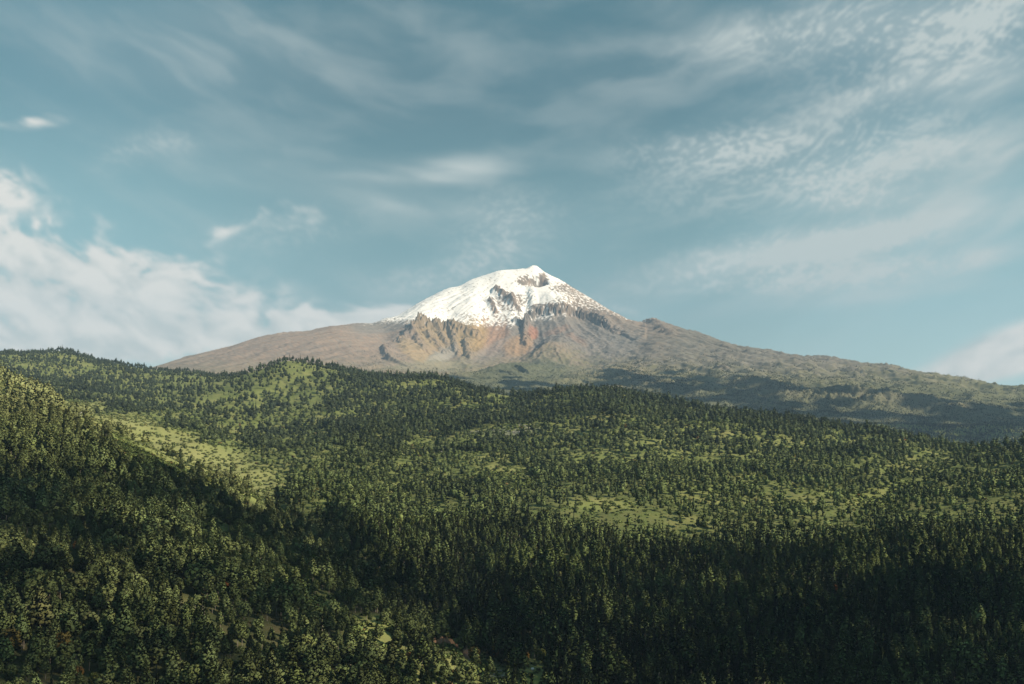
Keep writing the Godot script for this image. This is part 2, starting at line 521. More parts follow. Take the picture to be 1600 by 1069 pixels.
func bump_texture(sd: int, strength: float) -> NoiseTexture2D:
	var t := NoiseTexture2D.new()
	t.width = 512
	t.height = 512
	t.seamless = true
	t.as_normal_map = true
	t.bump_strength = strength
	var n := FastNoiseLite.new()
	set_noise(n, sd, 0.03, 5, FastNoiseLite.FRACTAL_FBM)
	t.noise = n
	return t


func grid_normals(P: PackedVector3Array, nu: int, nv: int) -> PackedVector3Array:
	var N := PackedVector3Array()
	N.resize(nu * nv)
	for a in nu:
		var a0 := maxi(a - 1, 0) * nv
		var a1 := mini(a + 1, nu - 1) * nv
		for b in nv:
			var n := (P[a1 + b] - P[a0 + b]).cross(P[a * nv + mini(b + 1, nv - 1)] - P[a * nv + maxi(b - 1, 0)])
			N[a * nv + b] = n.normalized() if n.y > 0.0 else -n.normalized()
	return N


func grid_mesh(P: PackedVector3Array, N: PackedVector3Array, C: PackedColorArray, I: PackedInt32Array, m: Material) -> ArrayMesh:
	# keeps only the vertices its triangles use
	var at := PackedInt32Array()
	at.resize(P.size())
	at.fill(-1)
	var p := PackedVector3Array()
	var n := PackedVector3Array()
	var c := PackedColorArray()
	var idx := PackedInt32Array()
	idx.resize(I.size())
	for k in I.size():
		var i := I[k]
		var j := at[i]
		if j < 0:
			j = p.size()
			at[i] = j
			p.append(P[i])
			n.append(N[i])
			c.append(C[i])
		idx[k] = j
	var arr := []
	arr.resize(Mesh.ARRAY_MAX)
	arr[Mesh.ARRAY_VERTEX] = p
	arr[Mesh.ARRAY_NORMAL] = n
	arr[Mesh.ARRAY_COLOR] = c
	arr[Mesh.ARRAY_INDEX] = idx
	var out := ArrayMesh.new()
	out.add_surface_from_arrays(Mesh.PRIMITIVE_TRIANGLES, arr, [], {}, 0)
	out.surface_set_material(0, m)
	return out


# ------------------------------------------------------------------ the volcano
const VV0 := 8.518
const VV1 := 9.56
const VNV := 400
var vol_px := PackedFloat32Array()
var vol_y := PackedFloat32Array()
var vol_v := PackedFloat32Array()
# spurs, outcrops and hollows: px, row, px, row (ends on the ground), width on the side away from the sun and towards it (m), height at each end (m), ruggedness
var spurs := [
	[622, 532, 655, 511, 50, 150, 25, 58, 1.0], [655, 511, 700, 520, 60, 140, 58, 50, 1.0], [700, 518, 742, 526, 70, 130, 55, 38, 1.0], [640, 518, 664, 548, 40, 80, 40, 20, 1.0], [682, 516, 704, 548, 36, 80, 45, 24, 1.0], [668, 525, 690, 548, 50, 110, 40, 20, 1.0], [706, 525, 712, 552, 30, 90, 40, 32, 1.0], [726, 535, 730, 558, 28, 90, 40, 42, 1.0],
	[598, 545, 604, 562, 28, 120, 40, 30, 0.8], [604, 562, 640, 575, 30, 120, 30, 10, 0.5],
	[820, 512, 818, 536, 32, 90, 62, 40, 0.9], [806, 500, 822, 512, 40, 60, 40, 50, 0.8],
	[900, 530, 860, 562, 330, 420, 25, 75, 0.1], [860, 562, 800, 592, 380, 700, 75, 60, 0.1], [800, 592, 700, 606, 420, 800, 60, 5, 0.1], [960, 560, 900, 600, 300, 500, 15, 40, 0.1],
	[775, 455, 800, 470, 60, 70, 45, 35, 1.0], [800, 470, 810, 485, 50, 60, 40, 20, 1.0], [765, 470, 775, 490, 50, 60, 35, 20, 1.0], 
	[1005, 508, 1040, 520, 60, 160, 30, 22, 0.8], [1120, 575, 1130, 578, 60, 90, 30, 26, 1.0], [1050, 520, 1120, 545, 60, 200, 16, 12, 0.7],
	[1320, 625, 1480, 640, 260, 400, 60, 40, 0.5], [1160, 606, 1240, 620, 240, 300, 50, 30, 0.5], [960, 590, 1040, 612, 200, 300, 40, 40, 0.5],
]
var cliff := [[827, 500], [838, 493], [870, 491], [900, 492], [925, 500], [945, 512], [966, 522]]


func vol_grid(px: float) -> float:
	return px


func paint(c: Color, to: Color, px: float, row: float, cx: float, cy: float, rx: float, ry: float, turn: float, k: float) -> Color:
	var dx := px - cx
	var dy := row - cy
	if absf(dx) > rx * 2.0 + ry or absf(dy) > ry * 2.0 + rx: return c
	var ct := cos(turn)
	var st := sin(turn)
	var lx := (dx * ct + dy * st) / rx
	var ly := (-dx * st + dy * ct) / ry
	return c.lerp(to, k * (1.0 - sm(0.35, 1.15, lx * lx + ly * ly)))


func make_volcano():
	var px := -420.0
	while px < 2050.0:
		vol_px.append(px)
		px += 1.6 if px > 570.0 and px < 1010.0 else (2.6 if px > 240.0 and px < 1640.0 else 8.0)
	for b in VNV:
		var t := b / float(VNV - 1)
		# closer rows where the cone stands
		vol_v.append(lerpf(VV0, 9.06, t / 0.30) if t < 0.30 else (lerpf(9.06, 9.305, (t - 0.30) / 0.62) if t < 0.92 else lerpf(9.305, VV1, (t - 0.92) / 0.08)))
	var nu := vol_px.size()
	# spurs into world coordinates
	var seg := []
	for s in spurs:
		var za := reach(s[0], s[1], 5000.0, 10900.0)
		var zb := reach(s[2], s[3], 5000.0, 10900.0)
		var A := Vector2((s[0] - CX) / F * za, za)
		var B := Vector2((s[2] - CX) / F * zb, zb)
		seg.append([A, B, s[4], s[5], s[6], s[7], s[8], minf(A.x, B.x) - s[4] * 2.2 - 60, maxf(A.x, B.x) + s[5] * 2.2 + 60, minf(za, zb) - 700.0, maxf(za, zb) + 700.0])
	var rim := []
	for k in cliff:
		var z := reach(k[0], k[1], 8000.0, 10900.0)
		rim.append(Vector2((k[0] - CX) / F * z, z))
	var pit_z := reach(838, 441, 9500, 10900)
	var pit := Vector2((838 - CX) / F * pit_z, pit_z)
	var top := Vector2((835 - CX) / F * 10800.0, 10800.0)
	var P := PackedVector3Array()
	var C := PackedColorArray()
	P.resize(nu * VNV)
	C.resize(nu * VNV)
	vol_y.resize(nu * VNV)
	var snowy := PackedByteArray()
	snowy.resize(nu * VNV)
	for a in nu:
		px = vol_px[a]
		for b in VNV:
			var v := vol_v[b]
			var z := exp(v)
			var x := (px - CX) / F * z
			var row := sight(px, v)
			var y := (HOR - row) / F * z
			var q := Vector2(x, z)
			var away := q - top
			var r := away.length()
			var th := atan2(away.x, -away.y)
			var ease := sm(4900.0, 5600.0, z)
			var high := sm(300.0, 800.0, y)
			var rough := 0.0
			var rib := nz_rib.get_noise_2d(th * 9.0, r * 0.0011)
			var rock := nz_rock.get_noise_2d(x, z)
			var finer := nz_rock.get_noise_2d(x * 4.1 + 900.0, z * 4.1)
			var d := (rib - 0.29) * 15.0 * sm(150.0, 1200.0, r) * (0.35 + 0.65 * high)
			d += (nz_rib.get_noise_2d(th * 11.0 + 3.0, r * 0.0007) - 0.29) * (36.0 * sm(940.0, 1120.0, px) + 20.0 * sm(620.0, 540.0, px)) * sm(300.0, 1500.0, r)
			d += (rock - 0.29) * lerpf(24.0, 15.0, high) * lerpf(0.4, 1.0, sm(520.0, 640.0, px)) * (1.0 - 0.45 * sm(500.0, 490.0, row))
			d += nz_hill.get_noise_2d(x, z) * 15.0 * (1.0 - ease)
			for s in seg:
				if x < s[7] or x > s[8] or z < s[9] or z > s[10]: continue
				var A: Vector2 = s[0]
				var ab: Vector2 = s[1] - A
				var t := clampf((q - A).dot(ab) / ab.length_squared(), 0.0, 1.0)
				var off := q - A - ab * t
				var w: float = s[2] if off.x + off.y * 0.25 < 0.0 else s[3]
				w *= 1.0 + 0.35 * s[8 - 2] * finer
				var k := 1.0 - sm(0.0, 1.0, off.length() / w)
				if k > 0.0:
					var hgt := lerpf(s[4], s[5], t)
					d += hgt * k * (1.0 + 0.5 * s[6] * (finer - 0.3))
					rough = maxf(rough, k * s[6])
			# the cliff band below the summit's sunny shoulder
			var near := 1e9
			var side := 0.0
			var along := 0.0
			if px > 780.0 and px < 1010.0 and z > 8600.0:
				for k in rim.size() - 1:
					var A: Vector2 = rim[k]
					var ab: Vector2 = rim[k + 1] - A
					var t := clampf((q - A).dot(ab) / ab.length_squared(), 0.0, 1.0)
					var off := q - A - ab * t
					if off.length() < near:
						near = off.length()
						side = signf(ab.x * off.y - ab.y * off.x)
						along = k + t
				var sd := near * side + (nz_rib.get_noise_2d(along * 5.5, 3.0) - 0.3) * 42.0 + finer * 10.0
				var lip := sm(-16.0, 20.0, sd) * (1.0 - sm(150.0, 520.0, sd)) * (1.0 - 0.75 * sm(4.6, 6.0, along)) * sm(-30.0, 60.0, x - rim[0].x + finer * 30.0)
				d += 68.0 * lip
				if sd > -45.0 and sd < 75.0 and lip > 0.0 and x > rim[0].x - 40.0: rough = maxf(rough, 1.0 - sm(30.0, 75.0, absf(sd - 12.0)))
			# the hollow under the summit
			var pd := (q - pit) / Vector2(150.0, 140.0)
			var pl := pd.length() + finer * 0.12
			if pl < 1.5:
				d -= 150.0 * (1.0 - sm(0.25, 1.05, pl)) * (0.35 + 0.65 * sm(-0.8, 0.4, pd.x))
				rough = maxf(rough, 0.35 * (1.0 - sm(0.7, 1.1, pl)))
			d += (finer - 0.29) * (6.0 + 18.0 * rough) * lerpf(0.6, 1.0, high) * (1.0 - 0.55 * sm(496.0, 486.0, row) * (1.0 - rough))
			d += nz_fine.get_noise_2d(x * 0.7, z * 0.7) * (1.8 + 6.0 * rough) * (1.0 - 0.6 * sm(496.0, 486.0, row) * (1.0 - rough))
			d += 26.0 * (1.0 - sm(10.0, 110.0, r))
			y += d * ease if z < 5700.0 else d
			y -= 1.2 if b == 0 else 0.0
			var i := a * VNV + b
			P[i] = Vector3(x, y, -z)
			vol_y[i] = y
			# ---- ground cover
			var n1 := nz_patch.get_noise_2d(x * 0.8, z * 0.8)
			var n2 := nz_patch.get_noise_2d(x * 4.0 + 77.0, z * 4.0)
			var n3 := nz_fine.get_noise_2d(x * 0.9, z * 0.9 + 333.0)
			var c := Color(0.225, 0.180, 0.145).lerp(Color(0.185, 0.160, 0.140), clampf(0.5 + n1, 0.0, 1.0))
			c = c.lerp(Color(0.250, 0.165, 0.120), clampf(n2 * 0.9 + 0.15, 0.0, 0.6))
			c = c.lerp(Color(0.120, 0.112, 0.100), clampf((n3 - 0.22) * 2.5, 0.0, 0.6))
			# grey and red scree under the cone
			c = paint(c, Color(0.160, 0.150, 0.140), px, row, 900, 530, 130, 40, 0.2, 0.9)
			c = paint(c, Color(0.165, 0.155, 0.145), px, row, 600, 505, 60, 18, -0.2, 0.8)
			c = paint(c, Color(0.270, 0.175, 0.125), px, row + n2 * 5.0, 765, 520, 34, 38, 0.15, 0.95)
			c = paint(c, Color(0.290, 0.205, 0.095), px, row + n2 * 5.0, 738, 528, 26, 38, 0.3, 0.8)
			c = paint(c, Color(0.250, 0.190, 0.100), px, row + n2 * 6.0, 690, 522, 60, 32, 0.35, 0.75)
			c = paint(c, Color(0.280, 0.215, 0.130), px, row + n2 * 6.0, 655, 552, 44, 16, 0.5, 0.8)
			c = paint(c, Color(0.185, 0.165, 0.150), px, row, 780, 545, 60, 15, -0.45, 0.7)
			c = paint(c, Color(0.270, 0.180, 0.110), px, row + n2 * 4.0, 810, 540, 28, 18, -0.3, 0.8)
			c = paint(c, Color(0.300, 0.135, 0.080), px, row + n2 * 3.0, 833, 522, 9, 11, 0.4, 0.7)
			c = paint(c, Color(0.230, 0.150, 0.115), px, row + n2 * 4.0, 870, 518, 26, 7, -0.3, 0.5)
			c = paint(c, Color(0.215, 0.140, 0.105), px, row + n2 * 4.0, 900, 538, 24, 9, 0.6, 0.5)
			c = paint(c, Color(0.240, 0.235, 0.215), px, row + n2 * 4.0, 690, 556, 30, 10, -0.35, 0.75)
			c = paint(c, Color(0.205, 0.190, 0.140), px, row + n2 * 4.0, 660, 575, 90, 12, -0.1, 0.7)
			c = paint(c, Color(0.230, 0.160, 0.125), px, row + n2 * 5.0, 1030, 512, 50, 14, 0.25, 0.6)
			c = paint(c, Color(0.215, 0.135, 0.100), px, row + n2 * 4.0, 620, 585, 30, 7, 0.1, 0.5)
			# thin grass on the lower slopes
			c = c.lerp(Color(0.120, 0.128, 0.112), 0.65 * sm(930.0, 1080.0, px))
			var green := sm(548.0, 592.0, row + n2 * 16.0 + n1 * 12.0 - sm(940.0, 1300.0, px) * 12.0) * (1.0 if px > 700.0 else 0.55)
			c = c.lerp(Color(0.135, 0.140, 0.070).lerp(Color(0.175, 0.165, 0.085), clampf(0.5 + n2, 0.0, 1.0)), clampf(green * (0.75 + n3 * 0.5), 0.0, 0.9))
			c = c.lerp(Color(0.085, 0.095, 0.055), clampf((sm(580.0, 620.0, row + n1 * 14.0) * 0.75 + n2 * 0.6) * sm(560.0, 590.0, row), 0.0, 0.85))
			var steep := rough
			c = c.lerp(Color(0.205, 0.155, 0.125).lerp(Color(0.150, 0.125, 0.110), clampf(0.5 + finer * 0.8, 0.0, 1.0)), clampf(steep * 0.75 * (0.6 + 0.8 * n3), 0.0, 0.8))
			c = paint(c, Color(0.080, 0.092, 0.058), px, row + n2 * 6.0, 800, 596, 110, 20, -0.12, 0.75)
			# snow
			var line := lerpf(498.0, 504.0, sm(600.0, 690.0, px)) - 10.0 * sm(790.0, 850.0, px) - 8.0 * sm(850.0, 880.0, px) + 12.0 * sm(900.0, 990.0, px)
			var bare := sm(0.42, 0.75, rough) * 0.9
			bare = maxf(bare, 0.74 * sm(862.0, 895.0, px) * sm(452.0, 470.0, row + n1 * 8.0))
			bare = maxf(bare, 0.74 * (1.0 - sm(0.5, 1.3, Vector2((px - 892.0) / 42.0, (row - 454.0) / 17.0).length())))
			bare = maxf(bare, 0.66 * (1.0 - sm(0.5, 1.3, Vector2((px - 796.0) / 34.0, (row - 472.0) / 18.0).length())))
			bare = maxf(bare, 0.50 * sm(18.0, 4.0, absf(line - 4.0 - row)) * sm(690.0, 730.0, px))
			bare = maxf(bare, 0.16 + 0.3 * n1)
			bare = maxf(bare, 0.95 * (1.0 - sm(0.6, 1.0, Vector2((px - 826.0) / 24.0, (row - 439.0) / 11.0).length() + n2 * 0.3)))
			bare = maxf(bare, 0.62 * sm(0.62, 0.9, nz_rib.get_noise_2d(th * 16.0 + 5.0, r * 0.004)) * sm(120.0, 400.0, r))
			bare = maxf(bare, 0.97 * (1.0 - sm(0.6, 1.0, Vector2((px - 848.0) / 10.0, (row - 436.0) / 13.0).length() + n2 * 0.3)))  # rock tone painted in for the shadow on the hollow's right wall
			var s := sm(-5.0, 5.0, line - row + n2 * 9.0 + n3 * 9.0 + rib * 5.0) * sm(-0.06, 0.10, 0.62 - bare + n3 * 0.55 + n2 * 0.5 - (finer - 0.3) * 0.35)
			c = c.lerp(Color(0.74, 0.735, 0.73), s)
			snowy[i] = 1 if s > 0.5 else 0
			C[i] = c
	var I := [PackedInt32Array(), PackedInt32Array()]
	var base := PackedInt32Array()
	var cap := PackedInt32Array()
	for a in nu - 1:
		for b in VNV - 1:
			var i := a * VNV + b
			var quad := PackedInt32Array([i, i + 1, i + VNV, i + 1, i + VNV + 1, i + VNV])
			if snowy[i] + snowy[i + 1] + snowy[i + VNV] + snowy[i + VNV + 1] >= 2: cap.append_array(quad)
			else: base.append_array(quad)
	var N := grid_normals(P, nu, VNV)
	var root := Node3D.new()
	root.name = "volcano"
	root.position = Vector3(top.x, 0, -top.y)
	tag(root, "snow-capped volcano with brown and red rocky flanks, the tallest thing", "mountain", "", "structure")
	add_child(root)
	for i in P.size():
		P[i] -= root.position
	for part in [["rocky_flank", base], ["snow_cap", cap]]:
		var o := MeshInstance3D.new()
		o.name = part[0]
		o.mesh = grid_mesh(P, N, C, part[1], mat(Color.WHITE, 1.0))
		root.add_child(o, true)


func vol_height(px: float, z: float) -> float:
	var nu := vol_px.size()
	var a := clampi(vol_px.bsearch(px) - 1, 0, nu - 2)
	var v := log(z)
	var b := clampi(vol_v.bsearch(v) - 1, 0, VNV - 2)
	var t := clampf((v - vol_v[b]) / (vol_v[b + 1] - vol_v[b]), 0.0, 1.0)
	var w := clampf((px - vol_px[a]) / (vol_px[a + 1] - vol_px[a]), 0.0, 1.0)
	var k := a * VNV + b
	return lerpf(lerpf(vol_y[k], vol_y[k + 1], t), lerpf(vol_y[k + VNV], vol_y[k + VNV + 1], t), w)


# ------------------------------------------------------------------ unseen clouds, their puffs set where shade is wanted on the land
func shade_wish(px: float, row: float) -> float:
	# how much sun the unseen puffs are set to keep off each spot
	var foot := 430.0 + (row - 790.0) * 1.22  # where the left hillside meets the gully
	var gully := sm(-190.0, -90.0, px - foot) * (1.0 - sm(5.0, 45.0, px - foot)) * sm(770.0, 830.0, row) * (1.0 - 0.75 * sm(925.0, 985.0, row))
	if px < foot:
		var edge := lerpf(740.0, 710.0, sm(0.0, 190.0, px)) + 88.0 * sm(200.0, 400.0, px) + 20.0 * sm(400.0, 470.0, px)
		return maxf((0.46 + 0.38 * sm(150.0, 230.0, px) * sm(edge + 110.0, edge + 60.0, row) - 0.16 * sm(edge + 90.0, edge + 200.0, row)) * sm(edge - 10.0, edge + 18.0, row) + 0.14 * sm(edge + 110.0, edge, row) * sm(120.0, 240.0, px), gully * 0.95)
	return maxf(0.80 * sm(850.0, 1010.0, row - 30.0 + 55.0 * sm(500.0, 900.0, px) - 30.0 * sm(1250.0, 1600.0, px)), gully * 0.95)


func make_clouds():
	var p := PackedVector3Array()
	var n := PackedVector3Array()
	var c := PackedColorArray()
	for k in 7: lump(p, n, c, Vector3(rng.randf_range(-0.6, 0.6), rng.randf_range(-0.15, 0.25), rng.randf_range(-0.6, 0.6)), Vector3(0.6, 0.34, 0.6), 0.15, Vector3.ZERO, Color.WHITE)
	var arr := []
	arr.resize(Mesh.ARRAY_MAX)
	arr[Mesh.ARRAY_VERTEX] = p
	arr[Mesh.ARRAY_NORMAL] = n
	var puff := ArrayMesh.new()
	puff.add_surface_from_arrays(Mesh.PRIMITIVE_TRIANGLES, arr)
	puff.surface_set_material(0, mat(Color(0.92, 0.92, 0.92), 1.0, false))
	var low := PackedFloat32Array()
	for k in 5200:
		var z := sqrt(rng.randf_range(260.0 * 260.0, 1250.0 * 1250.0))
		var px := rng.randf_range(-260.0, 1860.0)
		var y := rows_at(hill_y, px, z)
		if rng.randf() > shade_wish(px, HOR - y / z * F) * 0.8: continue
		var at := Vector3((px - CX) / F * z, y, -z)
		at += sun_to * ((1500.0 + rng.randf_range(-60.0, 60.0) - y) / sun_to.y)
		push(low, at, rng.randf() * TAU, rng.randf_range(11.0, 18.0), rng.randf_range(11.0, 16.0), Color.WHITE)
	var far := PackedFloat32Array()
	for k in 1500:
		var z := sqrt(rng.randf_range(4300.0 * 4300.0, 7200.0 * 7200.0))
		var px := rng.randf_range(700.0, 1950.0)
		var y := vol_height(px, maxf(z, 5010.0))
		var x := (px - CX) / F * z
		var row := sight(px, log(z)) + 17.0 * nz_patch.get_noise_2d(x * 0.25, z * 0.25)
		var edge := lerpf(594.0, 588.0, sm(850.0, 1000.0, px)) + 44.0 * sm(1050.0, 1600.0, px)
		var wish := sm(edge - 8.0, edge + 22.0, row) * lerpf(0.35, 0.9, sm(900.0, 1020.0, px)) * clampf(0.62 + 1.5 * nz_patch.get_noise_2d(x * 0.5 + 40.0, z * 0.7), 0.12, 1.0)
		if rng.randf() > wish: continue
		var at := Vector3(x, y, -z) + sun_to * ((2700.0 + rng.randf_range(-90.0, 90.0) - y) / sun_to.y)
		push(far, at, rng.randf() * TAU, rng.randf_range(70.0, 130.0), rng.randf_range(60.0, 100.0), Color.WHITE)
	for k in [["unseen_low_cloud", low, "unseen low broken cloud outside the view, its puffs placed to shade the near slopes"], ["unseen_high_cloud", far, "unseen broken cloud outside the view, its puffs placed to shade the lower right flank"]]:
		var root := Node3D.new()
		root.name = k[0]
		tag(root, k[2], "cloud", "", "structure")
		add_child(root)
		multi("shade_cloud_puffs", puff, k[1], root)
	print("puffs ", low.size() / 16, " ", far.size() / 16)


# ------------------------------------------------------------------ trees
var ico_v := PackedVector3Array()
var ico_f := PackedInt32Array()


func make_ico():
	var g := (1.0 + sqrt(5.0)) / 2.0
	for a in [-1.0, 1.0]:
		for b in [-g, g]:
			ico_v.append_array([Vector3(0, a, b).normalized(), Vector3(a, b, 0).normalized(), Vector3(b, 0, a).normalized()])
	var edge := ico_v[0].distance_to(ico_v[1])
	for q in ico_v: edge = minf(edge, q.distance_to(ico_v[0]) if q != ico_v[0] else edge)
	for a in 12:
		for b in range(a + 1, 12):
			for c in range(b + 1, 12):
				if ico_v[a].distance_to(ico_v[b]) < edge * 1.1 and ico_v[a].distance_to(ico_v[c]) < edge * 1.1 and ico_v[b].distance_to(ico_v[c]) < edge * 1.1:
					if (ico_v[c] - ico_v[a]).cross(ico_v[b] - ico_v[a]).dot(ico_v[a]) > 0.0: ico_f.append_array([a, b, c])
					else: ico_f.append_array([a, c, b])


func lump(p: PackedVector3Array, n: PackedVector3Array, c: PackedColorArray, at: Vector3, size: Vector3, jitter: float, outward: Vector3, tint: Color):
	# a small uneven lump of foliage, cloud or stone
	var q := PackedVector3Array()
	for v in ico_v: q.append(at + v * size * (1.0 + rng.randf_range(-jitter, jitter)))
	for k in ico_f:
		p.append(q[k])
		n.append((ico_v[k] + outward).normalized())
		c.append(tint)


func spray(p: PackedVector3Array, n: PackedVector3Array, c: PackedColorArray, at: Vector3, out: Vector3, nn: Vector3, size: float, tint: Color):
	# a spray of needles: a diamond that lies roughly along the crown's surface, tilted this way and that
	var face := (nn + Vector3(rng.randfn(0, 0.26), rng.randfn(0, 0.26), rng.randfn(0, 0.26))).normalized()
	var a := face.cross(Vector3(rng.randf_range(-1, 1), rng.randf_range(-1, 1), rng.randf_range(-1, 1))).normalized() * size
	var b := a.cross(face).normalized() * size * 0.55
	if a.cross(b).dot(face) > 0.0: b = -b
	var mid := at - a * 0.05
	at -= a * 0.5
	p.append_array([at, mid + b, at + a, at, at + a, mid - b])
	var light := (face * 0.4 + nn).normalized()
	for i in 6:
		n.append(light)
		c.append(tint)


func crown_mesh(kind: String, height: float, width: float, clumps: int, sprays: int, size: float, m: Material) -> ArrayMesh:
	var p := PackedVector3Array()
	var n := PackedVector3Array()
	var c := PackedColorArray()
	var base: float = height * {"pine": 0.30, "fir": 0.10, "leafy": 0.22, "bush": 0.0}[kind]
	var mid := Vector3(0, lerpf(base, height, 0.35), 0)
	# the body of the crown, then tufts all over it
	var core: float = {"pine": 0.27, "fir": 0.17, "leafy": 0.30, "bush": 0.2}[kind]
	lump(p, n, c, Vector3(0, lerpf(base, height, 0.34), 0), Vector3(width * core, (height - base) * 0.33, width * core), 0.15, Vector3.ZERO, Color(0.85, 0.85, 0.85))
	for k in clumps:
		var t := (k + rng.randf()) / clumps
		var prof := 0.0
		if kind == "pine": prof = pow(1.0 - t, 0.62) * sm(-0.22, 0.2, t) * 1.12
		elif kind == "fir": prof = (1.0 - t) * 0.95 + 0.03
		else: prof = sqrt(clampf(1.0 - pow(t * 1.5 - 0.6, 2.0), 0.05, 1.0))
		var g := width * ({"pine": 0.21, "fir": 0.17, "leafy": 0.19, "bush": 0.26}[kind] as float) * rng.randf_range(0.7, 1.3) * (0.62 + 0.38 * prof) * (0.72 if clumps > 20 else 1.0)
		var ang := k * 2.39996 + rng.randf_range(-0.5, 0.5)
		var rad := maxf(width * 0.5 * prof - g * 0.7, 0.0) * rng.randf_range(0.72, 1.04)
		var y := lerpf(base + g * 0.5, height - g * 0.8, t)
		if kind == "fir": y -= rad * 0.3
		var at := Vector3(cos(ang) * rad, y, sin(ang) * rad)
		var out := (at - mid) / Vector3(width * 0.5, (height - base) * 0.5, width * 0.5)
		var shade := rng.randf_range(0.86, 1.14)
		var yellow := rng.randf_range(-0.06, 0.12)
		var tint := Color(shade * (1.0 + yellow), shade, shade * (1.0 - yellow))
		var dying := sprays > 20 and kind != "fir" and rng.randf() < 0.035
		lump(p, n, c, at, Vector3(g, g * 0.72, g) * (0.80 if sprays > 20 else 0.72), 0.2, out * 1.8, tint)
		for j in sprays:
			var o := Vector3(rng.randfn(0, 1), rng.randfn(0.25, 1), rng.randfn(0, 1)).normalized()
			var s := rng.randf_range(0.84, 1.16)
			if dying and rng.randf() < 0.7:
				spray(p, n, c, at + o * g * 0.9, o, (out + o).normalized(), size, Color(3.0, 1.0, 0.6) * s)
				continue
			spray(p, n, c, at + o * Vector3(g, g * 0.72, g) * rng.randf_range(0.72, 1.0), o, (out * 1.3 + o * 0.6 + Vector3(0, 0.15, 0)).normalized(), size * rng.randf_range(0.7, 1.3), Color(tint.r * s, tint.g * s, tint.b * s))
	var arr := []
	arr.resize(Mesh.ARRAY_MAX)
	arr[Mesh.ARRAY_VERTEX] = p
	arr[Mesh.ARRAY_NORMAL] = n
	arr[Mesh.ARRAY_COLOR] = c
	var out_mesh := ArrayMesh.new()
	out_mesh.add_surface_from_arrays(Mesh.PRIMITIVE_TRIANGLES, arr)
	out_mesh.surface_set_material(0, m)
	return out_mesh


func stick(st: SurfaceTool, a: Vector3, b: Vector3, ra: float, rb: float, sides: int):
	var d := (b - a).normalized()
	var s := d.cross(Vector3(0.31, 0.2, 0.93)).normalized()
	var t := d.cross(s)
	for i in sides:
		var e0 := s * cos(TAU * i / sides) + t * sin(TAU * i / sides)
		var e1 := s * cos(TAU * (i + 1) / sides) + t * sin(TAU * (i + 1) / sides)
		for v in [a + e0 * ra, b + e0 * rb, b + e1 * rb, a + e0 * ra, b + e1 * rb, a + e1 * ra]:
			st.add_vertex(v)


func trunk_mesh(kind: String, height: float, width: float, m: Material) -> ArrayMesh:
	var st := SurfaceTool.new()
	st.begin(Mesh.PRIMITIVE_TRIANGLES)
	var lean := Vector3(rng.randf_range(-0.3, 0.3), 0, rng.randf_range(-0.3, 0.3))
	var r := height * 0.015
	stick(st, Vector3(0, -1.2, 0), Vector3(0, height * 0.5, 0) + lean, r, r * 0.65, 6)
	stick(st, Vector3(0, height * 0.5, 0) + lean, Vector3(0, height * 0.95, 0) + lean * 0.5, r * 0.65, r * 0.12, 5)
	for k in 9:
		var t := lerpf(0.32 if kind != "fir" else 0.15, 0.9, k / 8.0)
		var ang := k * 2.39996
		var l := width * 0.42 * (1.05 - t)  * 1.3
		var a := Vector3(0, height * t, 0) + lean * t
		stick(st, a, a + Vector3(cos(ang) * l, l * (0.35 if kind != "fir" else -0.15), sin(ang) * l), r * 0.28, r * 0.06, 3)
	st.generate_normals()
	var o := st.commit()
	o.surface_set_material(0, m)
	return o


func joined_tree(crown: ArrayMesh, trunk: ArrayMesh) -> ArrayMesh:
	var o := ArrayMesh.new()
	for s in [crown, trunk]:
		o.add_surface_from_arrays(Mesh.PRIMITIVE_TRIANGLES, s.surface_get_arrays(0))
		o.surface_set_material(o.get_surface_count() - 1, s.surface_get_material(0))
	return o


func multi(called: String, mesh: Mesh, buf: PackedFloat32Array, parent: Node):
	var mm := MultiMesh.new()
	mm.transform_format = MultiMesh.TRANSFORM_3D
	mm.use_colors = true
	mm.mesh = mesh
	var n := buf.size() / 16
	mm.instance_count = n
	for i in n:
		var k := i * 16
		mm.set_instance_transform(i, Transform3D(Basis(Vector3(buf[k], buf[k + 4], buf[k + 8]), Vector3(buf[k + 1], buf[k + 5], buf[k + 9]), Vector3(buf[k + 2], buf[k + 6], buf[k + 10])), Vector3(buf[k + 3], buf[k + 7], buf[k + 11])))
		mm.set_instance_color(i, Color(buf[k + 12], buf[k + 13], buf[k + 14]))
	var o := MultiMeshInstance3D.new()
	o.name = called
	o.multimesh = mm
	tag(o, "", "", "", "stuff")
	parent.add_child(o, true)


func push(buf: PackedFloat32Array, at: Vector3, turn: float, s: float, sy: float, c: Color):
	var co := cos(turn) * s
	var si := sin(turn) * s
	buf.append_array(PackedFloat32Array([co, 0, si, at.x, 0, sy, 0, at.y, -si, 0, co, at.z, c.r, c.g, c.b, 1.0]))


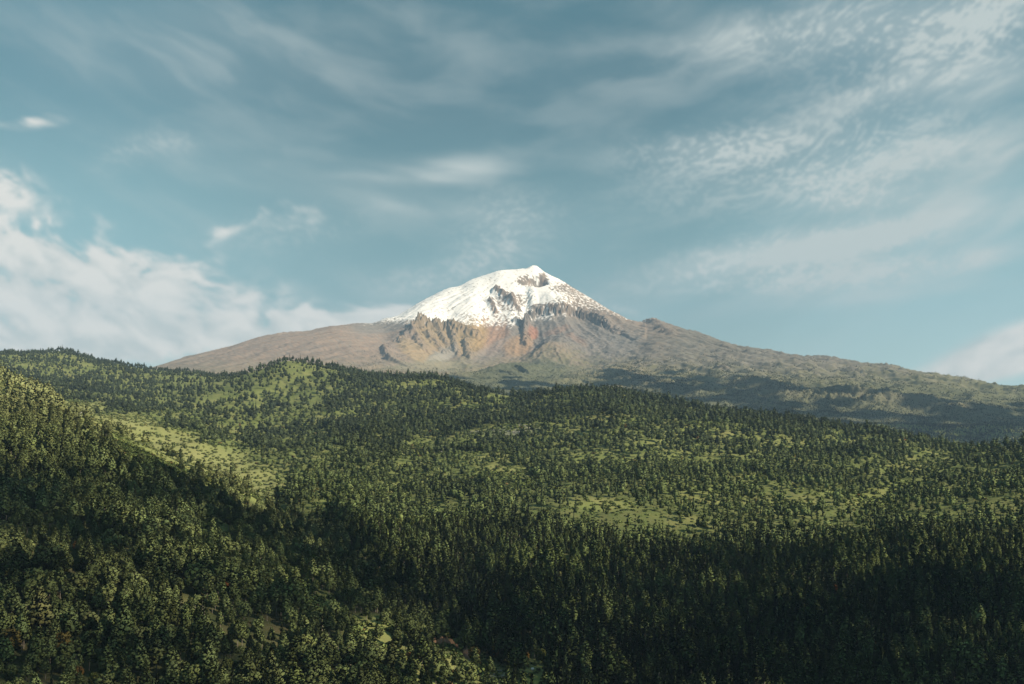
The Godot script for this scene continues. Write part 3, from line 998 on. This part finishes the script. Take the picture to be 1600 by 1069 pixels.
func make_trees():
	var leafm := mat(Color.WHITE, 0.85)
	leafm.resource_name = "needles"
	var bark := mat(Color(0.20, 0.175, 0.15).linear_to_srgb(), 0.95, false)
	bark.resource_name = "bark"
	# shapes: near ones of many sprays, far ones of few
	var near := []
	var far := []
	for k in 5:
		var h := 17.0 + k * 0.9
		var w := 8.8 + (k % 3) * 0.9
		near.append([crown_mesh("pine", h, w, 46, 34, 0.5, leafm), trunk_mesh("pine", h, w, bark)])
	for k in 3:
		near.append([crown_mesh("fir", 21.0 + k, 6.8 + 0.5 * k, 46, 28, 0.5, leafm), trunk_mesh("fir", 21.0 + k, 6.2, bark)])
	for k in 2:
		near.append([crown_mesh("leafy", 9.0, 7.5, 44, 22, 0.36, leafm), trunk_mesh("leafy", 9.0, 7.0, bark)])
	for k in 4:
		far.append(crown_mesh("pine", 16.0 + k, 10.5 + (k % 2), 10, 9, 1.2, leafm))
	for k in 2:
		far.append(crown_mesh("fir", 21.0 + k, 6.8, 11, 6, 1.3, leafm))
	far.append(crown_mesh("leafy", 9.0, 7.5, 6, 8, 1.1, leafm))
	var bush := [crown_mesh("bush", 2.2, 3.8, 4, 9, 0.6, leafm), crown_mesh("bush", 1.5, 3.4, 3, 9, 0.5, leafm)]
	var nb := []
	for k in near.size(): nb.append(PackedFloat32Array())
	var fb := []
	for k in far.size(): fb.append(PackedFloat32Array())
	var bb := [PackedFloat32Array(), PackedFloat32Array()]
	var picks := []
	var z := 262.0
	while z < 5000.0:
		var cell := 5.9 if z < 700.0 else 6.6 if z < 1000.0 else (8.4 if z < 1500.0 else (10.0 if z < 2300.0 else 12.0))
		var half0 := (-190.0 - CX) / F * z
		var half1 := (1790.0 - CX) / F * z
		var x := half0
		while x < half1:
			var zz := z + rng.randf() * cell
			var xx := x + rng.randf() * cell
			x += cell
			var px := CX + xx / zz * F
			var y := rows_at(hill_y, px, zz)
			var row := HOR - y / zz * F
			var top := HOR - (y + 18.0) / zz * F
			if top > 1130.0 or top > rows_at(hill_min, px, zz) + 22.0: continue
			var p := nz_patch.get_noise_2d(xx, zz)
			var op := openness(px, row)
			var cover := 0.93
			var left := zz < 1300.0 and px < 430.0 + 0.58 * (1050.0 - minf(zz, 1050.0))
			if left: cover = 0.93 + p * 0.2 - 0.3 * sm(850.0, 1050.0, zz)
			elif zz > 2300.0 or (px < 460.0 and zz > 1300.0): cover = lerpf(0.30, 0.24, sm(2300.0, 4000.0, zz)) + p * 0.55 + 0.16 * sm(300.0, 180.0, px) * sm(2400.0, 3000.0, zz)
			elif zz > 1000.0: cover = 0.54 + p * 0.7 + 0.55 * nz_hill.get_noise_2d(xx * 1.3 + 700.0, zz * 1.3) + 0.35 * nz_patch.get_noise_2d(xx * 4.3 + 50.0, zz * 4.3)
			else: cover = 0.95 + p * 0.25
			if zz > 2000.0 and row < rows_at(hill_min, px, zz) + 26.0 and px > 520.0: cover += 0.4
			cover -= op * (0.72 + 1.4 * p)
			for k in rock_fields:
				if absf(px - k[0]) < k[2] and absf(row - k[1]) < k[3] * 1.3: cover -= 0.8
			var hole := false
			for k in gaps:
				if absf(px - k[0]) < k[2] and absf(row - k[1]) < k[3]: hole = true
			if hole: continue
			var roll := rng.randf()
			var turn := rng.randf() * TAU
			if roll > cover:
				# low growth in the openings
				if zz > 2600.0: continue
				for again in (5 if op > 0.25 else 2):
					var meadow := px < 440.0 and zz > 980.0 and op > 0.35
					if rng.randf() > (0.22 if meadow else 0.6 + 0.3 * op) or (op > 1.0 and zz < 620.0 and absf(px - 832.0) < 20.0): continue
					xx += rng.randf_range(-2.5, 2.5)
					zz += rng.randf_range(-2.5, 2.5)
					y = rows_at(hill_y, CX + xx / zz * F, zz)
					var g := rng.randf_range(0.35, 1.15) * (1.35 if left else 1.0 + 1.2 * sm(900.0, 1500.0, zz))
					var d := rng.randf_range(0.75, 1.3)
					var bc := Color(0.155, 0.195, 0.062).lerp(Color(0.055, 0.080, 0.028), pow(rng.randf(), 1.4))
					if rng.randf() < 0.03: bc = Color(0.16, 0.115, 0.045)
					if meadow: bc = bc.lerp(Color(0.17, 0.195, 0.07), 0.55)
					push(bb[rng.randi() % 2], Vector3(xx, y - 0.1, -zz), turn + again, g, g * rng.randf_range(0.6, 1.2), bc * d)
				continue
			var firs := 0.04
			if not left and zz < 1300.0: firs = 0.34 + p * 0.4
			var kind := rng.randf()
			var age := nz_hill.get_noise_2d(xx * 5.0 + 90.0, zz * 5.0)
			var s := rng.randf_range(0.62, 1.10) * (1.0 + 0.6 * age) * (lerpf(0.74, 0.96, sm(330.0, 900.0, zz)) if left else lerpf(1.02, 1.25, sm(1000.0, 2200.0, zz)) * (1.0 - 0.12 * sm(2600.0, 4000.0, zz)))
			if rng.randf() < 0.22: s *= rng.randf_range(0.45, 0.75)
			var tint := Color(0.052, 0.074, 0.026).lerp(Color(0.084, 0.106, 0.038), rng.randf())
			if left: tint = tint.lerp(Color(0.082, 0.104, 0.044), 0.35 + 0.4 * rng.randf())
			if left: tint = tint.lerp(Color(0.175, 0.190, 0.085), 0.7 * sm(700.0, 1050.0, zz))  # crowns towards the upper rim tinted lighter to stand for sunlight on them
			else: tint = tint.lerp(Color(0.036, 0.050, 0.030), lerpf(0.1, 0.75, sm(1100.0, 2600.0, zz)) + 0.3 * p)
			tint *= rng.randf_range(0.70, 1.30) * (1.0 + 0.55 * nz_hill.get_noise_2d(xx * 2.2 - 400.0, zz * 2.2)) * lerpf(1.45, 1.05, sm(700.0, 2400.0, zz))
			var sort := 0
			if kind < firs:
				sort = 1
				tint = tint.lerp(Color(0.034, 0.052, 0.028), 0.5)
			elif left and kind > 0.62 and kind < 0.93:
				sort = 2
				s *= 1.5
				tint = tint.lerp(Color(0.125, 0.145, 0.055), 0.4)
			elif kind > 0.985 - 0.03 * sm(0.0, 0.5, p):
				sort = 2
				var w := rng.randf()
				tint = Color(0.16, 0.12, 0.035).lerp(Color(0.20, 0.085, 0.03), w * w) if rng.randf() < (0.4 if zz < 900.0 else 0.2) else Color(0.10, 0.115, 0.030)
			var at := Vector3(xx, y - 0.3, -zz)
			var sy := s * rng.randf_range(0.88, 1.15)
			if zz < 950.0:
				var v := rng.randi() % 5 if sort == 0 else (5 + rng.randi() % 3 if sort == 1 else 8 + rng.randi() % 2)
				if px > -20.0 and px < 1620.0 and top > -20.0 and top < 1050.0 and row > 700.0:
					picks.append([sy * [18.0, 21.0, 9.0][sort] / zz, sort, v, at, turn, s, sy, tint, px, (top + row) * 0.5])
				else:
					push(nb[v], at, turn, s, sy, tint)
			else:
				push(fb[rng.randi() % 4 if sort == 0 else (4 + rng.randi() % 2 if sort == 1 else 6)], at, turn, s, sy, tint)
		z += cell
	for k in specials:
		var zz := reach(k[0], k[1], 270.0, 900.0)
		picks.append([1.0, 0 if k[2] < 5 else (1 if k[2] < 8 else 2), k[2], Vector3((k[0] - CX) / F * zz, rows_at(hill_y, k[0], zz) - 0.3, -zz), 1.0, k[3], k[3], Color(k[4], k[5], k[6]), float(k[0]), k[1] - 20.0])
	single_trees(picks, near, nb, leafm)
	var pines := Node3D.new()
	pines.name = "pine_forest"
	tag(pines, "dense green pine forest covering the hills below the volcano", "forest", "", "stuff")
	add_child(pines)
	var firs_root := Node3D.new()
	firs_root.name = "fir_forest"
	tag(firs_root, "dark pointed firs scattered through the forest on the middle ridge", "forest", "", "stuff")
	add_child(firs_root)
	var leafy := Node3D.new()
	leafy.name = "broadleaf_trees"
	tag(leafy, "small yellow-green and orange broadleaf trees scattered between the pines", "trees", "", "stuff")
	add_child(leafy)
	var total := 0
	for k in near.size():
		total += nb[k].size() / 16
		if nb[k].size(): multi("tree_stand", joined_tree(near[k][0], near[k][1]), nb[k], pines if k < 5 else (firs_root if k < 8 else leafy))
	for k in far.size():
		total += fb[k].size() / 16
		if fb[k].size(): multi("tree_stand", far[k], fb[k], pines if k < 4 else (firs_root if k < 6 else leafy))
	var low := Node3D.new()
	low.name = "undergrowth"
	tag(low, "low yellow-green shrubs and grass tussocks in the forest openings", "undergrowth", "", "stuff")
	add_child(low)
	for k in 2: multi("shrubs", bush[k], bb[k], low)
	print("trees %d bushes %d picks %d" % [total, (bb[0].size() + bb[1].size()) / 16, picks.size()])


var landmarks := [["the reddish earth scar", 693, 1012], ["the small white stone", 832, 1053], ["the dark gap in the canopy", 115, 910], ["the lower left corner", 0, 1069], ["the lower right corner", 1600, 1069], ["the red earth patch", 1245, 1030],
	["the pale green grass bank", 585, 985], ["the blue-green spire fir", 1212, 955], ["the grassy knoll beside the gully", 815, 985], ["the shaded right edge", 1600, 940], ["the tall pale-trunked pine", 62, 985], ["the bottom edge's middle", 1000, 1069], ["the sunny forest opening", 870, 885], ["the grassy break in the left forest", 340, 850], ["the sunlit grass below the left rim", 455, 905], ["the orange-tinged trees", 30, 915]]


func single_trees(picks: Array, near: Array, nb: Array, leafm: Material):
	picks.sort_custom(func(a, b): return a[0] > b[0])
	var left := [300, 90, 110]
	var palette := {}
	var groups := {}
	for q in picks:
		var sort: int = q[1]
		if left[sort] <= 0:
			push(nb[q[2]], q[3], q[4], q[5], q[6], q[7])
			continue
		left[sort] -= 1
		var tint: Color = q[7]
		var key := Color(snappedf(tint.r, 0.008), snappedf(tint.g, 0.008), snappedf(tint.b, 0.008))
		if not palette.has(key):
			var m: StandardMaterial3D = leafm.duplicate()
			m.albedo_color = key.linear_to_srgb()
			palette[key] = m
		var o := Node3D.new()
		o.name = numbered(["pine_tree", "fir_tree", "broadleaf_tree"][sort])
		o.transform = Transform3D(Basis(Vector3.UP, q[4]).scaled(Vector3(q[5], q[6], q[5])), q[3])
		add_child(o)
		var cr := MeshInstance3D.new()
		cr.name = "crown"
		cr.mesh = near[q[2]][0]
		cr.material_override = palette[key]
		o.add_child(cr, true)
		var tr := MeshInstance3D.new()
		tr.name = "trunk"
		tr.mesh = near[q[2]][1]
		o.add_child(tr, true)
		# which landmark it stands by
		var best := 0
		var bd := 1e9
		for k in landmarks.size():
			var d: float = Vector2(q[8] - landmarks[k][1], (q[9] - landmarks[k][2]) * 1.3).length()
			if d < bd:
				bd = d
				best = k
		var ang := atan2(-(q[9] - landmarks[best][2]), q[8] - landmarks[best][1])
		var oct := posmod(int(round(ang / (PI / 4.0))), 8)
		var gk := "%d/%d/%d" % [sort, best, oct]
		if not groups.has(gk): groups[gk] = []
		groups[gk].append([bd, o, tint, q[6]])
	var way := ["right of", "above-right of", "above", "above-left of", "left of", "below-left of", "below", "below-right of"]
	var nth := ["nearest", "second", "third", "fourth", "fifth", "sixth", "seventh", "eighth", "ninth", "tenth", "eleventh", "twelfth", "thirteenth", "fourteenth", "fifteenth", "sixteenth", "seventeenth", "eighteenth", "nineteenth", "twentieth"]
	for t in ["twenty-", "thirty-", "forty-"]:
		for k in 9: nth.append(t + nth[k].replace("nearest", "first"))
	var kinds := ["rounded pine", "pointed fir", "broadleaf tree"]
	for gk in groups:
		var list: Array = groups[gk]
		list.sort_custom(func(a, b): return a[0] < b[0])
		var part: PackedStringArray = gk.split("/")
		var sort := int(part[0])
		for i in list.size():
			var t: Color = list[i][2]
			var look := "orange-brown" if t.r > t.g * 1.2 else ("yellow-green" if t.r > 0.088 else ("dark green" if t.g < 0.062 else "olive green"))
			var rank: String = nth[i] if i < nth.size() else "outermost"
			tag(list[i][1], "%s %s, %s one %s %s" % [look, kinds[sort], rank, way[int(part[2])], landmarks[int(part[1])][0]], "tree", ["pines on the near slopes", "firs on the near slopes", "broadleaf trees on the near slopes"][sort])


# ------------------------------------------------------------------ far woods on the volcano's foot
func make_far_woods():
	var m := mat(Color.WHITE, 0.9)
	m.resource_name = "far_needles"
	var tree := [crown_mesh("leafy", 8.5, 7.0, 4, 2, 2.4, m), crown_mesh("pine", 11.0, 6.5, 5, 2, 2.2, m)]
	var buf := [PackedFloat32Array(), PackedFloat32Array()]
	var n := 0
	while n < 190000:
		n += 1
		var z := sqrt(rng.randf_range(4900.0 * 4900.0, 8600.0 * 8600.0))
		var px := rng.randf_range(540.0, 1680.0)
		var x := (px - CX) / F * z
		var y := vol_height(px, z)
		var row := HOR - y / z * F
		var p := nz_patch.get_noise_2d(x * 0.55 + 70.0, z * 0.55)
		var q := nz_patch.get_noise_2d(x * 2.5, z * 2.5 + 40.0)
		var rightness := sm(900.0, 1000.0, px)
		var edge := lerpf(598.0, 582.0, rightness) + 24.0 * sm(1000.0, 1600.0, px) * 1.6 + 8.0 * sm(1300.0, 1600.0, px)
		var cover := sm(-22.0, 26.0, row - edge + p * 42.0 + q * 26.0) * lerpf(0.16, 0.62, rightness) + 0.012 + 0.22 * sm(0.15, 0.5, q + p * 0.6) * sm(556.0, 580.0, row) * rightness
		if rng.randf() > cover: continue
		var s := rng.randf_range(0.5, 1.25)
		var t := Color(0.040, 0.056, 0.028).lerp(Color(0.06, 0.07, 0.035), rng.randf())
		push(buf[rng.randi() % 2], Vector3(x, y - 0.4, -z), rng.randf() * TAU, s, s, t)
	var root := Node3D.new()
	root.name = "mountain_woods"
	tag(root, "hazy dark scrub and woods on the volcano's lower right flank", "forest", "", "stuff")
	add_child(root)
	for k in 2: multi("far_tree_stand", tree[k], buf[k], root)
	print("far trees ", (buf[0].size() + buf[1].size()) / 16)


func ground_at(px: float, row: float) -> Vector3:
	var z := reach(px, row, 270.0, 4800.0)
	return Vector3((px - CX) / F * z, rows_at(hill_y, px, z), -z)


func lump_mesh(count: int, spread: float, m: Material, jitter := 0.3) -> ArrayMesh:
	var p := PackedVector3Array()
	var n := PackedVector3Array()
	var c := PackedColorArray()
	for k in count: lump(p, n, c, Vector3(rng.randf_range(-1, 1), rng.randf_range(0, 0.3), rng.randf_range(-1, 1)) * spread, Vector3(1, 0.75, 0.9) * rng.randf_range(0.7, 1.0), jitter, Vector3.ZERO, Color.WHITE)
	var st := SurfaceTool.new()
	st.begin(Mesh.PRIMITIVE_TRIANGLES)
	for q in p: st.add_vertex(q)
	st.generate_normals()
	var o := st.commit()
	o.surface_set_material(0, m)
	return o


func make_small_things():
	# bare earth banks
	var soil := mat(Color.WHITE, 1.0)
	var banks := [[692, 1020, 10.0, 9.0, 0.22, 0.130, 0.080, "bare reddish earth bank, the larger scar at the foot of the left slope"], [735, 1038, 5.5, 5.5, 0.19, 0.115, 0.080, "small bare reddish earth scar just below the larger one"], [1245, 1038, 4.5, 2.8, 0.24, 0.075, 0.03, "small rust red earth patch in the dark forest at lower right"]]
	for k in banks:
		var at := ground_at(k[0], k[1])
		var P := PackedVector3Array()
		var C := PackedColorArray()
		var nx := 26
		var nz := 16
		for a in nx:
			for b in nz:
				var u := a / (nx - 1.0) * 2.0 - 1.0
				var v := b / (nz - 1.0) * 2.0 - 1.0
				var x: float = u * k[2]
				var f := nz_fine.get_noise_2d(x * 9.0 + k[0], v * 60.0)
				var hgt: float = k[3] * pow(maxf(1.0 - u * u, 0.0), 0.7) * sm(-1.0, 0.75, v) * (1.0 - 0.9 * sm(0.75, 1.0, v)) * (1.0 + 0.3 * f)
				var dz: float = v * k[2] * 0.8
				var zz := -at.z + dz
				P.append(Vector3(x, rows_at(hill_y, CX + (at.x + x) / zz * F, zz) - at.y - 0.5 + hgt, -dz))
				var base := Color(k[4], k[5], k[6])
				C.append(base.lerp(Color(0.26, 0.20, 0.15), clampf(0.3 + f * 1.2 + u * 0.3, 0.0, 0.8)) if k[4] < 0.22 else base)
		var I := PackedInt32Array()
		for a in nx - 1:
			for b in nz - 1:
				var i := a * nz + b
				I.append_array([i, i + 1, i + nz, i + 1, i + nz + 1, i + nz])
		var o := MeshInstance3D.new()
		o.name = numbered("earth_bank")
		o.position = at
		o.mesh = grid_mesh(P, grid_normals(P, nx, nz), C, I, soil)
		tag(o, k[7], "earth bank", "bare earth scars in the forest")
		add_child(o)
	# pale rocks
	var stone := [lump_mesh(2, 0.5, mat(Color(0.20, 0.205, 0.20).linear_to_srgb(), 0.95, false)), lump_mesh(3, 0.6, mat(Color(0.26, 0.26, 0.25).linear_to_srgb(), 0.95, false)), lump_mesh(2, 0.5, mat(Color(0.15, 0.155, 0.16).linear_to_srgb(), 0.95, false))]
	var says := ["grey rocks among pines left of the middle of the ridge", "largest field of pale grey rocks high on the middle ridge", "pale grey rocks at the right end of the rock field", "few grey rocks at the left end of the large rock field", "pale rocks on the sunlit rim of the left hillside", "grey rocks of the dry stream bed at the bottom edge"]
	for k in rock_fields.size():
		var f: Array = rock_fields[k]
		var at := ground_at(f[0], f[1])
		var o := Node3D.new()
		o.name = numbered("rock_outcrop")
		o.position = at
		tag(o, says[k], "rocks", "grey rock outcrops in the forest")
		add_child(o)
		for i in int(8 + f[2] * 0.5):
			var px: float = f[0] + rng.randfn(0, 0.45) * f[2]
			var z: float = reach(px, f[1] + rng.randfn(0, 0.45) * f[3], -at.z * 0.85, -at.z * 1.15)
			var b := MeshInstance3D.new()
			b.name = "boulder"
			b.mesh = stone[rng.randi() % 3]
			var sc := rng.randf_range(0.6, 1.0) * clampf(-at.z / 500.0, 0.9, 2.6)
			b.transform = Transform3D(Basis.from_euler(Vector3(0, rng.randf() * TAU, rng.randf_range(-0.3, 0.3))).scaled(Vector3(1, 0.9, 1) * sc), Vector3((px - CX) / F * z, rows_at(hill_y, px, z) + 0.2 * sc, -z) - at)
			o.add_child(b, true)
	var w := MeshInstance3D.new()
	w.name = "white_stone"
	w.mesh = lump_mesh(1, 0.0, mat(Color(0.85, 0.85, 0.82).linear_to_srgb(), 0.8, false), 0.15)
	w.position = ground_at(832, 1052) + Vector3(0, 0.7, 0)
	w.scale = Vector3.ONE * 1.3
	tag(w, "small bright white stone alone in the dark forest by the bottom edge", "stone")
	add_child(w)
